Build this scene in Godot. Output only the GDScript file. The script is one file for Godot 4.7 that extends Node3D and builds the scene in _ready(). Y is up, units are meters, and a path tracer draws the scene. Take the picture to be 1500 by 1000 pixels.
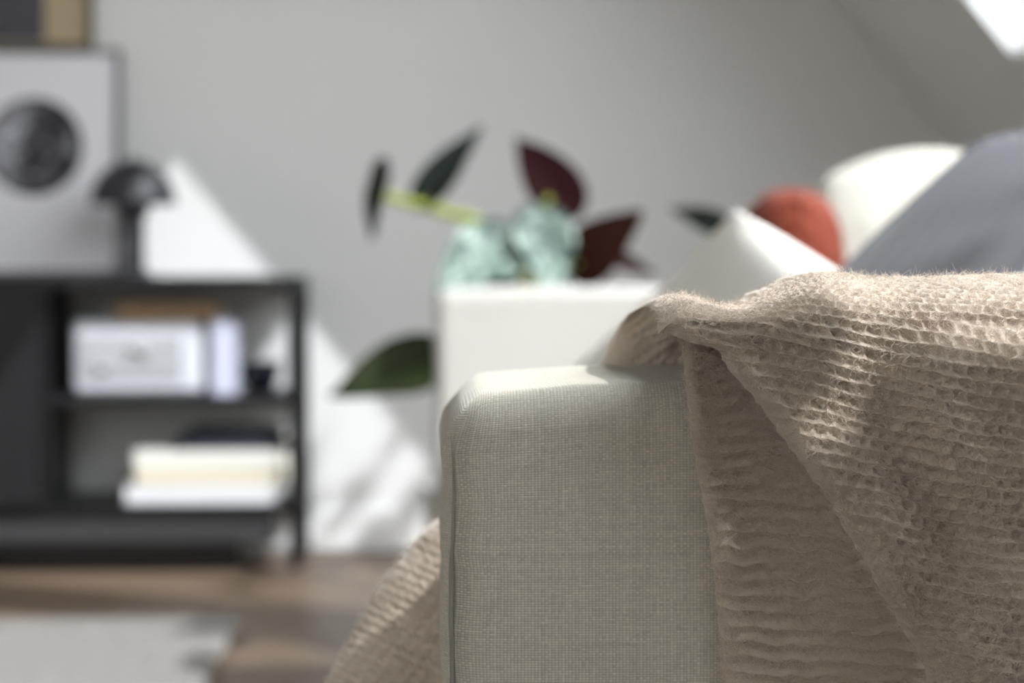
extends Node3D

# ---------------------------------------------------------------- view
const FPX := 3000.0           # focal length in pixels of the 1500 x 1000 frame (72 mm on a 24 mm tall sensor)
const EYE := Vector3(0.0, 0.64, 0.0)
const TILT := -2.195
const SUN_TRAVEL := Vector3(-0.55, -0.80, -0.565)
# roof slope: foot of the slope on the knee wall, direction up the slope, outward normal
const KNEE := Vector2(1.168, 0.90)
const SLOPE_UP := Vector2(-0.6376, 0.7703)
const WALL_Z := -4.573
const BACK_Z := 1.9
const LEFT_X := -2.7

var cam: Camera3D
var M := {}
var rng := RandomNumberGenerator.new()
var na := FastNoiseLite.new()
var nb := FastNoiseLite.new()


func _ready() -> void:
	rng.seed = 11
	na.seed = 3
	na.noise_type = FastNoiseLite.TYPE_SIMPLEX_SMOOTH
	na.frequency = 1.0
	na.fractal_type = FastNoiseLite.FRACTAL_NONE
	nb.seed = 8
	nb.noise_type = FastNoiseLite.TYPE_SIMPLEX_SMOOTH
	nb.frequency = 1.0
	nb.fractal_octaves = 3
	make_view()
	make_materials()
	build_shell()
	build_windows()
	build_sofa()
	build_blanket()
	build_cushions()
	build_console()
	build_console_things()
	build_pictures()
	build_plant()
	build_shade_plant()
	build_added_tree()
	build_rug()


func make_view() -> void:
	cam = Camera3D.new()
	cam.name = "camera"
	cam.position = EYE
	cam.rotation_degrees = Vector3(TILT, TILT, 0)
	cam.fov = rad_to_deg(2.0 * atan(500.0 / FPX))
	cam.near = 0.05
	cam.far = 100.0
	var look := CameraAttributesPhysical.new()
	look.frustum_focal_length = 72.0
	look.frustum_focus_distance = 0.585
	look.frustum_near = 0.05
	look.frustum_far = 100.0
	look.exposure_aperture = 10.0
	cam.attributes = look
	add_child(cam)
	cam.current = true

	var sky_mat := ProceduralSkyMaterial.new()
	sky_mat.sky_top_color = Color(0.94, 0.965, 1.0)
	sky_mat.sky_horizon_color = Color(1.0, 0.995, 0.985)
	sky_mat.ground_horizon_color = Color(0.72, 0.72, 0.68)
	sky_mat.ground_bottom_color = Color(0.55, 0.54, 0.50)
	sky_mat.sun_angle_max = 1.0
	var sky := Sky.new()
	sky.sky_material = sky_mat
	var env := Environment.new()
	env.background_mode = Environment.BG_SKY
	env.sky = sky
	env.background_energy_multiplier = 7.2
	env.tonemap_mode = Environment.TONE_MAPPER_LINEAR
	env.tonemap_exposure = 1.0
	env.sdfgi_enabled = true
	env.ssao_enabled = true
	env.ssil_enabled = true
	var we := WorldEnvironment.new()
	we.name = "environment"
	we.environment = env
	add_child(we)

	var sun := DirectionalLight3D.new()
	sun.name = "sun"
	sun.light_color = Color(0.975, 0.985, 1.0)
	sun.light_energy = 1.75
	sun.light_angular_distance = 0.53
	sun.shadow_enabled = true
	sun.sky_mode = DirectionalLight3D.SKY_MODE_LIGHT_ONLY
	add_child(sun)
	sun.look_at_from_position(Vector3.ZERO, SUN_TRAVEL, Vector3.UP)


# point that pixel (px, py) of the photograph shows at depth d (metres along the room's axis)
func P(px: float, py: float, d: float) -> Vector3:
	var v := cam.transform.basis * Vector3((px - 750.0) / FPX, (500.0 - py) / FPX, -1.0)
	return EYE + v * (d / -v.z)


# ---------------------------------------------------------------- materials
func mat(called: String, c: Color, rough := 0.8, metal := 0.0) -> StandardMaterial3D:
	var m := StandardMaterial3D.new()
	m.resource_name = called
	m.albedo_color = c
	m.roughness = rough
	m.metallic = metal
	m.cull_mode = BaseMaterial3D.CULL_DISABLED
	M[called] = m
	return m


func noise_tex(freq: float, lo: Color, hi: Color, sd := 1, size := 512, cellular := false, mid = null) -> NoiseTexture2D:
	var n := FastNoiseLite.new()
	n.seed = sd
	n.frequency = freq
	n.fractal_octaves = 4
	if cellular:
		n.noise_type = FastNoiseLite.TYPE_CELLULAR
	var t := NoiseTexture2D.new()
	t.width = size
	t.height = size
	t.seamless = true
	t.noise = n
	var g := Gradient.new()
	g.set_color(0, lo)
	g.set_color(1, hi)
	if mid != null:
		g.add_point(0.5, mid)
	t.color_ramp = g
	return t


func tri(m: StandardMaterial3D, scale: float, world := false) -> void:
	m.uv1_triplanar = true
	m.uv1_world_triplanar = world
	m.uv1_scale = Vector3.ONE * scale


# plain weave: returns [albedo, relief] textures, n threads a side with slubs
func weave_textures(n: int, px: int, base: Color, spread: float, sd: int) -> Array:
	var r := RandomNumberGenerator.new()
	r.seed = sd
	var size := n * px
	var warp_tone := PackedFloat32Array()
	var weft_tone := PackedFloat32Array()
	var warp_off := PackedFloat32Array()
	var weft_off := PackedFloat32Array()
	for i in n:
		warp_tone.append(r.randfn(0.0, 0.5))
		weft_tone.append(r.randfn(0.0, 0.5))
		warp_off.append(r.randf() * 100.0)
		weft_off.append(r.randf() * 100.0)
	var col := PackedByteArray()
	var hgt := PackedByteArray()
	col.resize(size * size * 3)
	hgt.resize(size * size)
	var half := PackedFloat32Array()
	for k in px:
		half.append(sqrt(maxf(0.0, 1.0 - pow((k + 0.5) / px * 2.0 - 1.0, 2.0))))
	var along := PackedFloat32Array()
	for k in px:
		along.append(0.62 + 0.38 * cos((((k + 0.5) / px) - 0.5) * PI))
	# slub tone for each crossing
	var tone := PackedFloat32Array()
	tone.resize(n * n)
	var over := PackedByteArray()
	over.resize(n * n)
	for j in n:
		for i in n:
			var warp_up := (i + j) % 2 == 0
			if r.randf() < 0.05:
				warp_up = not warp_up
			over[j * n + i] = 1 if warp_up else 0
			var t: float
			if warp_up:
				t = warp_tone[i] + 1.1 * na.get_noise_2d(j * 0.11 + warp_off[i], i * 7.3)
			else:
				t = weft_tone[j] + 1.1 * na.get_noise_2d(i * 0.11 + weft_off[j], j * 5.7 + 300.0)
			tone[j * n + i] = t + r.randfn(0.0, 0.35)
	for y in size:
		var j := y / px
		var ky := y % px
		for x in size:
			var i := x / px
			var kx := x % px
			var h: float
			if over[j * n + i] == 1:
				h = half[kx] * along[ky]
			else:
				h = half[ky] * along[kx]
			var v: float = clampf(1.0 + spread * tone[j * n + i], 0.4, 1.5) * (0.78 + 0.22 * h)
			var o := (y * size + x)
			hgt[o] = int(h * 255.0)
			col[o * 3] = int(clampf(base.r * v, 0, 1) * 255.0)
			col[o * 3 + 1] = int(clampf(base.g * v, 0, 1) * 255.0)
			col[o * 3 + 2] = int(clampf(base.b * v, 0, 1) * 255.0)
	var a := ImageTexture.create_from_image(Image.create_from_data(size, size, false, Image.FORMAT_RGB8, col))
	var b := ImageTexture.create_from_image(Image.create_from_data(size, size, false, Image.FORMAT_L8, hgt))
	return [a, b]


func make_materials() -> void:
	var m: StandardMaterial3D
	m = mat("plaster", Color(0.885, 0.885, 0.875), 0.9)
	m.heightmap_enabled = true
	m.heightmap_texture = noise_tex(0.02, Color.BLACK, Color.WHITE, 4)
	m.heightmap_scale = 0.05
	tri(m, 1.5, true)
	mat("ceiling_paint", Color(0.89, 0.89, 0.88), 0.9)
	mat("white_lacquer", Color(0.92, 0.92, 0.91), 0.4)
	m = mat("oak_floor", Color(1, 1, 1), 0.42)
	m.albedo_texture = noise_tex(0.012, Color(0.41, 0.345, 0.285), Color(0.53, 0.455, 0.385), 9)
	m.uv1_scale = Vector3(1, 1, 1)
	m = mat("glass", Color(0.95, 0.98, 1.0, 0.04), 0.02)
	m.transparency = BaseMaterial3D.TRANSPARENCY_ALPHA

	var w := weave_textures(150, 8, Color(0.75, 0.722, 0.66), 0.04, 5)
	m = mat("linen", Color(1, 1, 1), 0.95)
	m.albedo_texture = w[0]
	m.heightmap_enabled = true
	m.heightmap_texture = w[1]
	m.heightmap_scale = 0.018
	m.uv1_scale = Vector3(1.0 / (150 * 0.00100), 1.0 / (150 * 0.00072), 1.0)
	m.rim_enabled = true
	m.rim = 0.25
	m.rim_tint = 0.5

	m = mat("linen_far", Color(0.735, 0.725, 0.695), 0.95)
	m.heightmap_enabled = true
	m.heightmap_texture = w[1]
	m.heightmap_scale = 0.03
	m.uv1_scale = Vector3.ONE / (150 * 0.0009)

	m = mat("wool", Color(1, 1, 1), 1.0)
	m.albedo_color = Color(0.755, 0.698, 0.632)
	m.vertex_color_use_as_albedo = true
	m.rim_enabled = true
	m.rim = 0.85
	m.rim_tint = 0.35
	m.heightmap_enabled = true
	m.heightmap_texture = noise_tex(0.06, Color.BLACK, Color.WHITE, 21)
	m.heightmap_scale = 0.012
	m.uv1_scale = Vector3.ONE * 45.0
	m = mat("wool_fibre", Color(0.82, 0.765, 0.70), 1.0)

	m = mat("grey_wool", Color(0.435, 0.435, 0.445), 1.0)
	m.rim_enabled = true
	m.rim = 0.5
	m.rim_tint = 0.3
	m.vertex_color_use_as_albedo = true
	m = mat("rust_velvet", Color(0.455, 0.185, 0.10), 0.9)
	m.rim_enabled = true
	m.rim = 0.12
	m.rim_tint = 0.9
	mat("cream_cotton", Color(0.71, 0.695, 0.65), 0.95)
	mat("off_white_linen", Color(0.89, 0.88, 0.845), 0.95)
	mat("white_cotton", Color(0.92, 0.915, 0.90), 0.95)

	m = mat("black_steel", Color(0.028, 0.028, 0.033), 0.45)
	m = mat("charcoal_board", Color(0.065, 0.065, 0.076), 0.6)
	m.heightmap_enabled = true
	m.heightmap_texture = noise_tex(0.05, Color.BLACK, Color.WHITE, 31)
	m.heightmap_scale = 0.03
	tri(m, 6.0)
	mat("grey_steel", Color(0.235, 0.235, 0.24), 0.4)
	m = mat("lamp_metal", Color(0.19, 0.19, 0.21), 0.52)
	mat("bulb_glass", Color(0.85, 0.83, 0.78), 0.4)
	m = mat("silver_plastic", Color(0.86, 0.87, 0.89), 0.22)
	m = mat("silver_front", Color(0.80, 0.81, 0.83), 0.25, 0.5)
	m = mat("chrome", Color(0.92, 0.92, 0.93), 0.12, 1.0)
	mat("tan_cover", Color(0.57, 0.47, 0.35), 0.7)
	mat("page_paper", Color(0.93, 0.925, 0.89), 0.9)
	mat("white_cover", Color(0.92, 0.92, 0.93), 0.5)
	mat("cream_cover", Color(0.90, 0.87, 0.78), 0.6)
	mat("navy_cover", Color(0.10, 0.115, 0.16), 0.55)
	mat("lavender_cover", Color(0.82, 0.83, 0.90), 0.5)
	mat("navy_glaze", Color(0.09, 0.10, 0.14), 0.25)
	mat("grey_frame", Color(0.42, 0.41, 0.42), 0.5)
	mat("brown_frame", Color(0.30, 0.27, 0.20), 0.5)
	mat("tan_mat", Color(0.70, 0.635, 0.52), 0.9)
	mat("slate_print", Color(0.30, 0.30, 0.33), 0.9)
	m = mat("poster_print", Color(1, 1, 1), 0.85)
	m.albedo_texture = moon_print()

	m = mat("dark_leaf", Color(0.12, 0.145, 0.125), 0.55)
	m = mat("green_leaf", Color(0.135, 0.17, 0.075), 0.55)
	m = mat("wine_leaf", Color(0.205, 0.09, 0.095), 0.6)
	m = mat("brown_leaf", Color(0.225, 0.115, 0.085), 0.6)
	for leafy in ["dark_leaf", "green_leaf", "wine_leaf", "brown_leaf"]:
		M[leafy].metallic_specular = 0.25
	m = mat("mint_leaf", Color(1, 1, 1), 0.5)
	m.albedo_texture = noise_tex(0.014, Color(0.06, 0.14, 0.11), Color(0.83, 0.86, 0.81), 14, 256, false, Color(0.35, 0.44, 0.39))
	mat("shade_plant_leaf", Color(0.13, 0.18, 0.10), 0.4)
	m = mat("stem", Color(0.74, 0.79, 0.32), 0.5)
	mat("pot_glaze", Color(0.80, 0.79, 0.77), 0.5)
	mat("soil", Color(0.16, 0.12, 0.09), 1.0)
	m = mat("rug_wool", Color(1, 1, 1), 1.0)
	m.albedo_texture = noise_tex(0.03, Color(0.53, 0.51, 0.485), Color(0.68, 0.665, 0.645), 17)
	m.heightmap_enabled = true
	m.heightmap_texture = noise_tex(0.12, Color.BLACK, Color.WHITE, 18)
	m.heightmap_scale = 0.6
	tri(m, 2.5)
	m = mat("leg_wood", Color(0.55, 0.42, 0.30), 0.5)


func moon_print() -> ImageTexture:
	var w := 400
	var h := 500
	var im := Image.create(w, h, false, Image.FORMAT_RGB8)
	var paper := Color(0.915, 0.91, 0.93)
	im.fill(paper)
	var c := Vector2(210, 213)
	var rad := 114.0
	for y in range(90, 335):
		for x in range(85, 335):
			var q := Vector2(x, y) - c
			var l := q.length()
			if l > rad:
				continue
			var n := nb.get_noise_2d(x * 0.018, y * 0.018)
			var f := nb.get_noise_2d(x * 0.07 + 50.0, y * 0.07)
			var v := 0.235 + 0.10 * n + 0.10 * f
			# bright highlands to the left, one bright ray crater below
			v += 0.42 * smoothstep(-5.0, -50.0, q.x + 26.0 * n + 0.25 * q.y) * (0.75 + 0.9 * f)
			v += 0.25 * smoothstep(0.15, 0.5, n)
			v *= 1.0 - 0.35 * smoothstep(rad * 0.8, rad, l)
			v = clampf(v, 0.10, 0.8)
			im.set_pixel(x, y, Color(v, v, v * 1.05).lerp(paper, smoothstep(rad - 1.5, rad, l)))
	return ImageTexture.create_from_image(im)


# ---------------------------------------------------------------- tree helpers
func numbered(called: String) -> String:
	if not has_node(NodePath(called)):
		return called
	var k := 1
	while has_node(NodePath("%s_%03d" % [called, k])):
		k += 1
	return "%s_%03d" % [called, k]


func tag(o: Node, label := "", category := "", group := "", kind := "") -> Node:
	if label:
		o.set_meta("label", label)
	if category:
		o.set_meta("category", category)
	if group:
		o.set_meta("group", group)
	if kind:
		o.set_meta("kind", kind)
	return o


func thing(called: String, label: String, category: String, at: Vector3, group := "") -> Node3D:
	var o := Node3D.new()
	o.name = numbered(called)
	add_child(o)
	o.position = at
	tag(o, label, category, group)
	return o


func put(called: String, mesh: Mesh, m: Material, parent: Node = self, xf := Transform3D.IDENTITY) -> MeshInstance3D:
	var o := MeshInstance3D.new()
	o.mesh = mesh
	o.material_override = m
	if parent == self:
		o.name = numbered(called)
	else:
		var k := 0
		o.name = called
		while parent.has_node(NodePath(String(o.name))):
			k += 1
			o.name = "%s_%03d" % [called, k]
	parent.add_child(o, true)
	o.transform = xf
	return o


# the same with the place given in the room's own coordinates
func part(called: String, mesh: Mesh, m: Material, parent: Node3D, xf := Transform3D.IDENTITY) -> MeshInstance3D:
	var o := put(called, mesh, m, parent)
	o.transform = parent.global_transform.affine_inverse() * xf
	return o


func T(at: Vector3, euler := Vector3.ZERO) -> Transform3D:
	return Transform3D(Basis.from_euler(euler * PI / 180.0), at)


# ---------------------------------------------------------------- mesh helpers
func to_mesh(v: PackedVector3Array, n: PackedVector3Array, uv: PackedVector2Array, ix: PackedInt32Array, col = null) -> ArrayMesh:
	var a := []
	a.resize(Mesh.ARRAY_MAX)
	a[Mesh.ARRAY_VERTEX] = v
	a[Mesh.ARRAY_NORMAL] = n
	a[Mesh.ARRAY_TEX_UV] = uv
	a[Mesh.ARRAY_INDEX] = ix
	if col != null:
		a[Mesh.ARRAY_COLOR] = col
	var m := ArrayMesh.new()
	m.add_surface_from_arrays(Mesh.PRIMITIVE_TRIANGLES, a)
	return m


func join(meshes: Array) -> ArrayMesh:
	var st := SurfaceTool.new()
	st.begin(Mesh.PRIMITIVE_TRIANGLES)
	for e in meshes:
		st.append_from(e[0], 0, e[1])
	return st.commit()


func grid_normals(v: PackedVector3Array, nu: int, nv: int, wrap_u := false) -> PackedVector3Array:
	var n := PackedVector3Array()
	n.resize(nu * nv)
	for j in nv:
		var ja := maxi(j - 1, 0) * nu
		var jb := mini(j + 1, nv - 1) * nu
		for i in nu:
			var ia := (i - 1 + nu - 1) % (nu - 1) if wrap_u else maxi(i - 1, 0)
			var ib := (i + 1) % (nu - 1) if wrap_u and i + 1 >= nu else mini(i + 1, nu - 1)
			var du := v[j * nu + ib] - v[j * nu + ia]
			var dv := v[jb + i] - v[ja + i]
			n[j * nu + i] = dv.cross(du).normalized()
	return n


func grid_index(nu: int, nv: int) -> PackedInt32Array:
	var ix := PackedInt32Array()
	ix.resize((nu - 1) * (nv - 1) * 6)
	var k := 0
	for j in nv - 1:
		for i in nu - 1:
			var a := j * nu + i
			ix[k] = a
			ix[k + 1] = a + 1
			ix[k + 2] = a + nu
			ix[k + 3] = a + 1
			ix[k + 4] = a + nu + 1
			ix[k + 5] = a + nu
			k += 6
	return ix


func grid(v: PackedVector3Array, uv: PackedVector2Array, nu: int, nv: int, col = null, wrap_u := false) -> ArrayMesh:
	# orientation: clockwise triangles (a, a+1, a+nu) face along (v x u); the normals follow
	return to_mesh(v, grid_normals(v, nu, nv, wrap_u), uv, grid_index(nu, nv), col)


func axis_list(h: float, r: float, seg: int, sub: int) -> PackedFloat32Array:
	var l := PackedFloat32Array()
	for k in seg + 1:
		l.append(-h + r * tan(k * PI / 4.0 / seg))
	for k in range(1, sub):
		l.append(lerpf(-h + r, h - r, float(k) / sub))
	for k in seg + 1:
		l.append(h - r * tan((seg - k) * PI / 4.0 / seg))
	return l


# a box with rounded edges; warp(p) may move each point
func rbox(size: Vector3, r: float, seg := 3, sub := 1, warp = null) -> ArrayMesh:
	var h := size / 2.0
	r = minf(r, minf(h.x, minf(h.y, h.z)) * 0.98)
	var inner := h - Vector3.ONE * r
	var v := PackedVector3Array()
	var n := PackedVector3Array()
	var uv := PackedVector2Array()
	var ix := PackedInt32Array()
	for f in 6:
		var ax := f / 2
		var sg := 1.0 if f % 2 == 0 else -1.0
		var bx := (ax + 1) % 3
		var cx := (ax + 2) % 3
		var lb := axis_list(h[bx], r, seg, sub)
		var lc := axis_list(h[cx], r, seg, sub)
		var start := v.size()
		for c in lc:
			for b in lb:
				var q := Vector3.ZERO
				q[ax] = sg * h[ax]
				q[bx] = b
				q[cx] = c
				var core := q.clamp(-inner, inner)
				var dir := (q - core).normalized()
				var p := core + dir * r
				v.append(p)
				n.append(dir)
				# cloth runs upright on the sides and along x on the top
				if ax == 1:
					uv.append(Vector2(p.x, p.z))
				elif ax == 0:
					uv.append(Vector2(q.z, p.y))
				else:
					uv.append(Vector2(p.x, q.y))
		var nb_ := lb.size()
		for j in lc.size() - 1:
			for i in nb_ - 1:
				var a := start + j * nb_ + i
				for t in [[a, a + 1, a + nb_], [a + 1, a + nb_ + 1, a + nb_]]:
					var g := (v[t[2]] - v[t[0]]).cross(v[t[1]] - v[t[0]])
					if g.dot(n[t[0]] + n[t[1]] + n[t[2]]) >= 0.0:
						ix.append_array([t[0], t[1], t[2]])
					else:
						ix.append_array([t[0], t[2], t[1]])
	if warp != null:
		for i in v.size():
			v[i] = warp.call(v[i])
	return to_mesh(v, n, uv, ix)


func box(size: Vector3) -> BoxMesh:
	var b := BoxMesh.new()
	b.size = size
	return b


func lathe(prof: Array, n := 48) -> ArrayMesh:
	var v := PackedVector3Array()
	var uv := PackedVector2Array()
	for p in prof:
		for i in n + 1:
			var a := TAU * i / n
			v.append(Vector3(p.x * cos(a), p.y, p.x * sin(a)))
			uv.append(Vector2(float(i) / n, p.y))
	return grid(v, uv, n + 1, prof.size(), null, true)


func tube(pts: Array, radii: Array, n := 10) -> ArrayMesh:
	var v := PackedVector3Array()
	var uv := PackedVector2Array()
	var side := Vector3.RIGHT
	for k in pts.size():
		var d: Vector3 = (pts[mini(k + 1, pts.size() - 1)] - pts[maxi(k - 1, 0)]).normalized()
		if absf(d.dot(side)) > 0.95:
			side = Vector3.FORWARD
		var e1 := (side - d * side.dot(d)).normalized()
		side = e1
		var e2 := d.cross(e1)
		var r: float = radii[mini(k, radii.size() - 1)]
		for i in n + 1:
			var a := TAU * i / n
			v.append(pts[k] + (e1 * cos(a) + e2 * sin(a)) * r)
			uv.append(Vector2(float(i) / n, float(k)))
	var st := SurfaceTool.new()
	st.begin(Mesh.PRIMITIVE_TRIANGLES)
	st.append_from(grid(v, uv, n + 1, pts.size(), null, true), 0, Transform3D.IDENTITY)
	return st.commit()


func curve(ctrl: Array, n: int) -> Array:
	var out := []
	for k in n + 1:
		var t := float(k) / n * (ctrl.size() - 1)
		var i := mini(int(t), ctrl.size() - 2)
		var f := t - i
		var a = ctrl[maxi(i - 1, 0)]
		var d = ctrl[mini(i + 2, ctrl.size() - 1)]
		out.append(ctrl[i].cubic_interpolate(ctrl[i + 1], a, d, f))
	return out


# piecewise smooth table: keys as Vector2(x, y), x rising
func table(keys: Array, x: float) -> float:
	if x <= keys[0].x:
		return keys[0].y
	for i in keys.size() - 1:
		if x <= keys[i + 1].x:
			var a: Vector2 = keys[i]
			var b: Vector2 = keys[i + 1]
			var p: Vector2 = keys[maxi(i - 1, 0)]
			var q: Vector2 = keys[mini(i + 2, keys.size() - 1)]
			return cubic_interpolate_in_time(a.y, b.y, p.y, q.y, (x - a.x) / (b.x - a.x), b.x - a.x, p.x - a.x, q.x - a.x)
	return keys[-1].y


# ---------------------------------------------------------------- the room
func slope_point(q: float, off: float, z: float) -> Vector3:
	var nrm := Vector2(SLOPE_UP.y, -SLOPE_UP.x)
	var p := KNEE + SLOPE_UP * q + nrm * off
	return Vector3(p.x, p.y, z)


func slope_box(q0: float, q1: float, o0: float, o1: float, z0: float, z1: float) -> Array:
	var nrm := Vector2(SLOPE_UP.y, -SLOPE_UP.x)
	var b := Basis(Vector3(SLOPE_UP.x, SLOPE_UP.y, 0), Vector3(nrm.x, nrm.y, 0), Vector3(0, 0, -1))
	var c := slope_point((q0 + q1) / 2, (o0 + o1) / 2, (z0 + z1) / 2)
	return [box(Vector3(absf(q1 - q0), absf(o1 - o0), absf(z1 - z0))), Transform3D(b, c)]


const QLOW := 0.16
const QTOP := 1.57
const ROOF := 0.24
const LIGHTS := [[-3.75, -2.74], [-2.56, -0.86], [-0.70, 0.32]]


func build_shell() -> void:
	var ridge_q := (2.55 - KNEE.y) / SLOPE_UP.y
	var ridge_x := KNEE.x + SLOPE_UP.x * ridge_q
	var o := put("floor", floor_mesh(), M.oak_floor)
	tag(o, "brown oak floor with soft grain under the console and rug", "floor", "", "structure")
	o = put("wall_back", box(Vector3(KNEE.x - LEFT_X + 0.8, 3.2, 0.2)), M.plaster, self, T(Vector3((KNEE.x + LEFT_X) / 2, 1.5, WALL_Z - 0.1)))
	tag(o, "plain pale grey gable wall behind the console and plant", "wall", "", "structure")
	o = put("wall_right", box(Vector3(0.25, KNEE.y + 0.1, BACK_Z - WALL_Z + 0.4)), M.plaster, self, T(Vector3(KNEE.x + 0.125, (KNEE.y + 0.1) / 2, (BACK_Z + WALL_Z) / 2)))
	tag(o, "low pale knee wall behind the sofa under the sloped ceiling", "wall", "", "structure")
	# left wall, and the rear wall built round the added window's opening
	var z0 := WALL_Z - 0.2
	var z1 := BACK_Z + 0.2
	o = put("wall_left", box(Vector3(0.25, 2.8, z1 - z0)), M.plaster, self, T(Vector3(LEFT_X - 0.125, 1.3, (z0 + z1) / 2)))
	tag(o, "plain pale wall on the left side of the room", "wall", "", "structure")
	var wf := []
	wf.append([box(Vector3(0.65, 3.2, 0.25)), T(Vector3(LEFT_X + 0.025, 1.5, BACK_Z + 0.125))])
	wf.append([box(Vector3(2.65, 3.2, 0.25)), T(Vector3(0.275, 1.5, BACK_Z + 0.125))])
	wf.append([box(Vector3(1.3, 0.9, 0.25)), T(Vector3(-1.7, 0.35, BACK_Z + 0.125))])
	wf.append([box(Vector3(1.3, 1.0, 0.25)), T(Vector3(-1.7, 2.6, BACK_Z + 0.125))])
	o = put("wall_front", join(wf), M.plaster)
	tag(o, "plain pale wall behind the camera with an opening for the added window", "wall", "", "structure")
	# ceiling: flat part and slope with three openings
	var ce := []
	ce.append([box(Vector3(ridge_x - LEFT_X + 0.3, 0.25, z1 - z0)), T(Vector3((ridge_x + LEFT_X - 0.3) / 2 + 0.05, 2.55 + 0.125, (z0 + z1) / 2))])
	ce.append(slope_box(-0.3, QLOW, 0, ROOF, z0, z1))
	ce.append(slope_box(QTOP, ridge_q + 0.25, 0, ROOF, z0, z1))
	var from := z0
	for w in LIGHTS:
		ce.append(slope_box(QLOW, QTOP, 0, ROOF, from, w[0]))
		from = w[1]
	ce.append(slope_box(QLOW, QTOP, 0, ROOF, from, z1))
	o = put("ceiling", join(ce), M.ceiling_paint)
	tag(o, "pale grey sloped attic ceiling with roof windows at right", "ceiling", "", "structure")
	o = put("baseboard_back", rbox(Vector3(KNEE.x - LEFT_X, 0.09, 0.016), 0.004), M.white_lacquer, self, T(Vector3((KNEE.x + LEFT_X) / 2, 0.045, WALL_Z + 0.008)))
	tag(o, "low white baseboard along the gable wall", "baseboard", "", "structure")
	o = put("baseboard_right", rbox(Vector3(0.016, 0.09, BACK_Z - WALL_Z - 0.04), 0.004), M.white_lacquer, self, T(Vector3(KNEE.x - 0.008, 0.045, (BACK_Z + WALL_Z) / 2)))
	tag(o, "low white baseboard along the knee wall", "baseboard", "", "structure")


func floor_mesh() -> ArrayMesh:
	# a slab with its grain drawn out along x
	var st := SurfaceTool.new()
	st.begin(Mesh.PRIMITIVE_TRIANGLES)
	var x0 := LEFT_X - 0.25
	var x1 := KNEE.x + 0.25
	var z := WALL_Z - 0.2
	var r := RandomNumberGenerator.new()
	r.seed = 4
	var slab := BoxMesh.new()
	slab.size = Vector3(x1 - x0, 0.12, BACK_Z + 0.2 - z)
	st.append_from(slab, 0, T(Vector3((x0 + x1) / 2, -0.072, (BACK_Z + 0.2 + z) / 2)))
	while z < BACK_Z + 0.2:
		var x := x0 - r.randf() * 1.2
		while x < x1:
			var l := 1.2 + r.randf() * 0.9
			var a := maxf(x, x0) + 0.001
			var b := minf(x + l, x1)
			var u := r.randf() * 3.0
			var t := r.randf() * 3.0
			var c := [Vector3(a, 0, z + 0.001), Vector3(b - 0.001, 0, z + 0.001), Vector3(b - 0.001, 0, z + 0.139), Vector3(a, 0, z + 0.139)]
			var q := [Vector2(u, t), Vector2(u + (b - a) * 0.35, t), Vector2(u + (b - a) * 0.35, t + 0.8), Vector2(u, t + 0.8)]
			if b > a + 0.01:
				for k in [0, 1, 2, 0, 2, 3]:
					st.set_normal(Vector3.UP)
					st.set_uv(q[k])
					st.add_vertex(c[k])
				for e in 4:   # the edges go down into the joint
					var f: Vector3 = c[e]
					var g: Vector3 = c[(e + 1) % 4]
					var nn := (g - f).cross(Vector3.UP).normalized()
					for s in [f, g, g - Vector3(0, 0.014, 0), f, g - Vector3(0, 0.014, 0), f - Vector3(0, 0.014, 0)]:
						st.set_normal(nn)
						st.set_uv(q[0])
						st.add_vertex(s)
			x += l
		z += 0.14
	return st.commit()


func build_windows() -> void:
	var k := 1
	for w in LIGHTS:
		var c := slope_point((QLOW + QTOP) / 2, 0.16, (w[0] + w[1]) / 2)
		var o := Node3D.new()
		o.name = "window_%d" % k
		add_child(o)
		o.position = c
		tag(o, ["white roof window in the slope nearest the gable wall", "white roof window in the middle of the slope above the sofa", "white roof window in the slope above the near sofa arm"][k - 1], "window", "", "structure")
		var a: float = w[0]
		var b: float = w[1]
		var f := 0.045
		part("sash", join([slope_box(QLOW, QLOW + f, 0.13, 0.19, a, b), slope_box(QTOP - f, QTOP, 0.13, 0.19, a, b), slope_box(QLOW + f, QTOP - f, 0.13, 0.19, a, a + f), slope_box(QLOW + f, QTOP - f, 0.13, 0.19, b - f, b)]), M.white_lacquer, o)
		var g := slope_box(QLOW + f, QTOP - f, 0.155, 0.161, a + f, b - f)
		part("pane", g[0], M.glass, o, g[1])
		k += 1
	# unseen window added behind the camera to bring in more sky light
	var o := Node3D.new()
	o.name = "window_%d" % k
	add_child(o)
	o.position = Vector3(-1.70, 1.45, BACK_Z + 0.12)
	tag(o, "wide white window added in the unseen wall behind the camera for fill light", "window", "", "structure")
	var w := 1.3
	var h := 1.3
	var f := 0.05
	put("sash", join([[box(Vector3(w, f, 0.06)), T(Vector3(0, h / 2 - f / 2, 0))], [box(Vector3(w, f, 0.06)), T(Vector3(0, -h / 2 + f / 2, 0))], [box(Vector3(f, h - 2 * f, 0.06)), T(Vector3(w / 2 - f / 2, 0, 0))], [box(Vector3(f, h - 2 * f, 0.06)), T(Vector3(-w / 2 + f / 2, 0, 0))], [box(Vector3(f, h - 2 * f, 0.06)), T(Vector3.ZERO)]]), M.white_lacquer, o)
	for e in [-1, 1]:
		put("pane", box(Vector3(w / 2 - 1.5 * f, h - 2 * f, 0.006)), M.glass, o, T(Vector3(e * (w / 4 - f / 4), 0, 0)))


# ---------------------------------------------------------------- sofa
const ARM_TOP := 0.6035
const ARM_Z := -0.600         # outer face of the near arm
const ARM_T := 0.125


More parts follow.
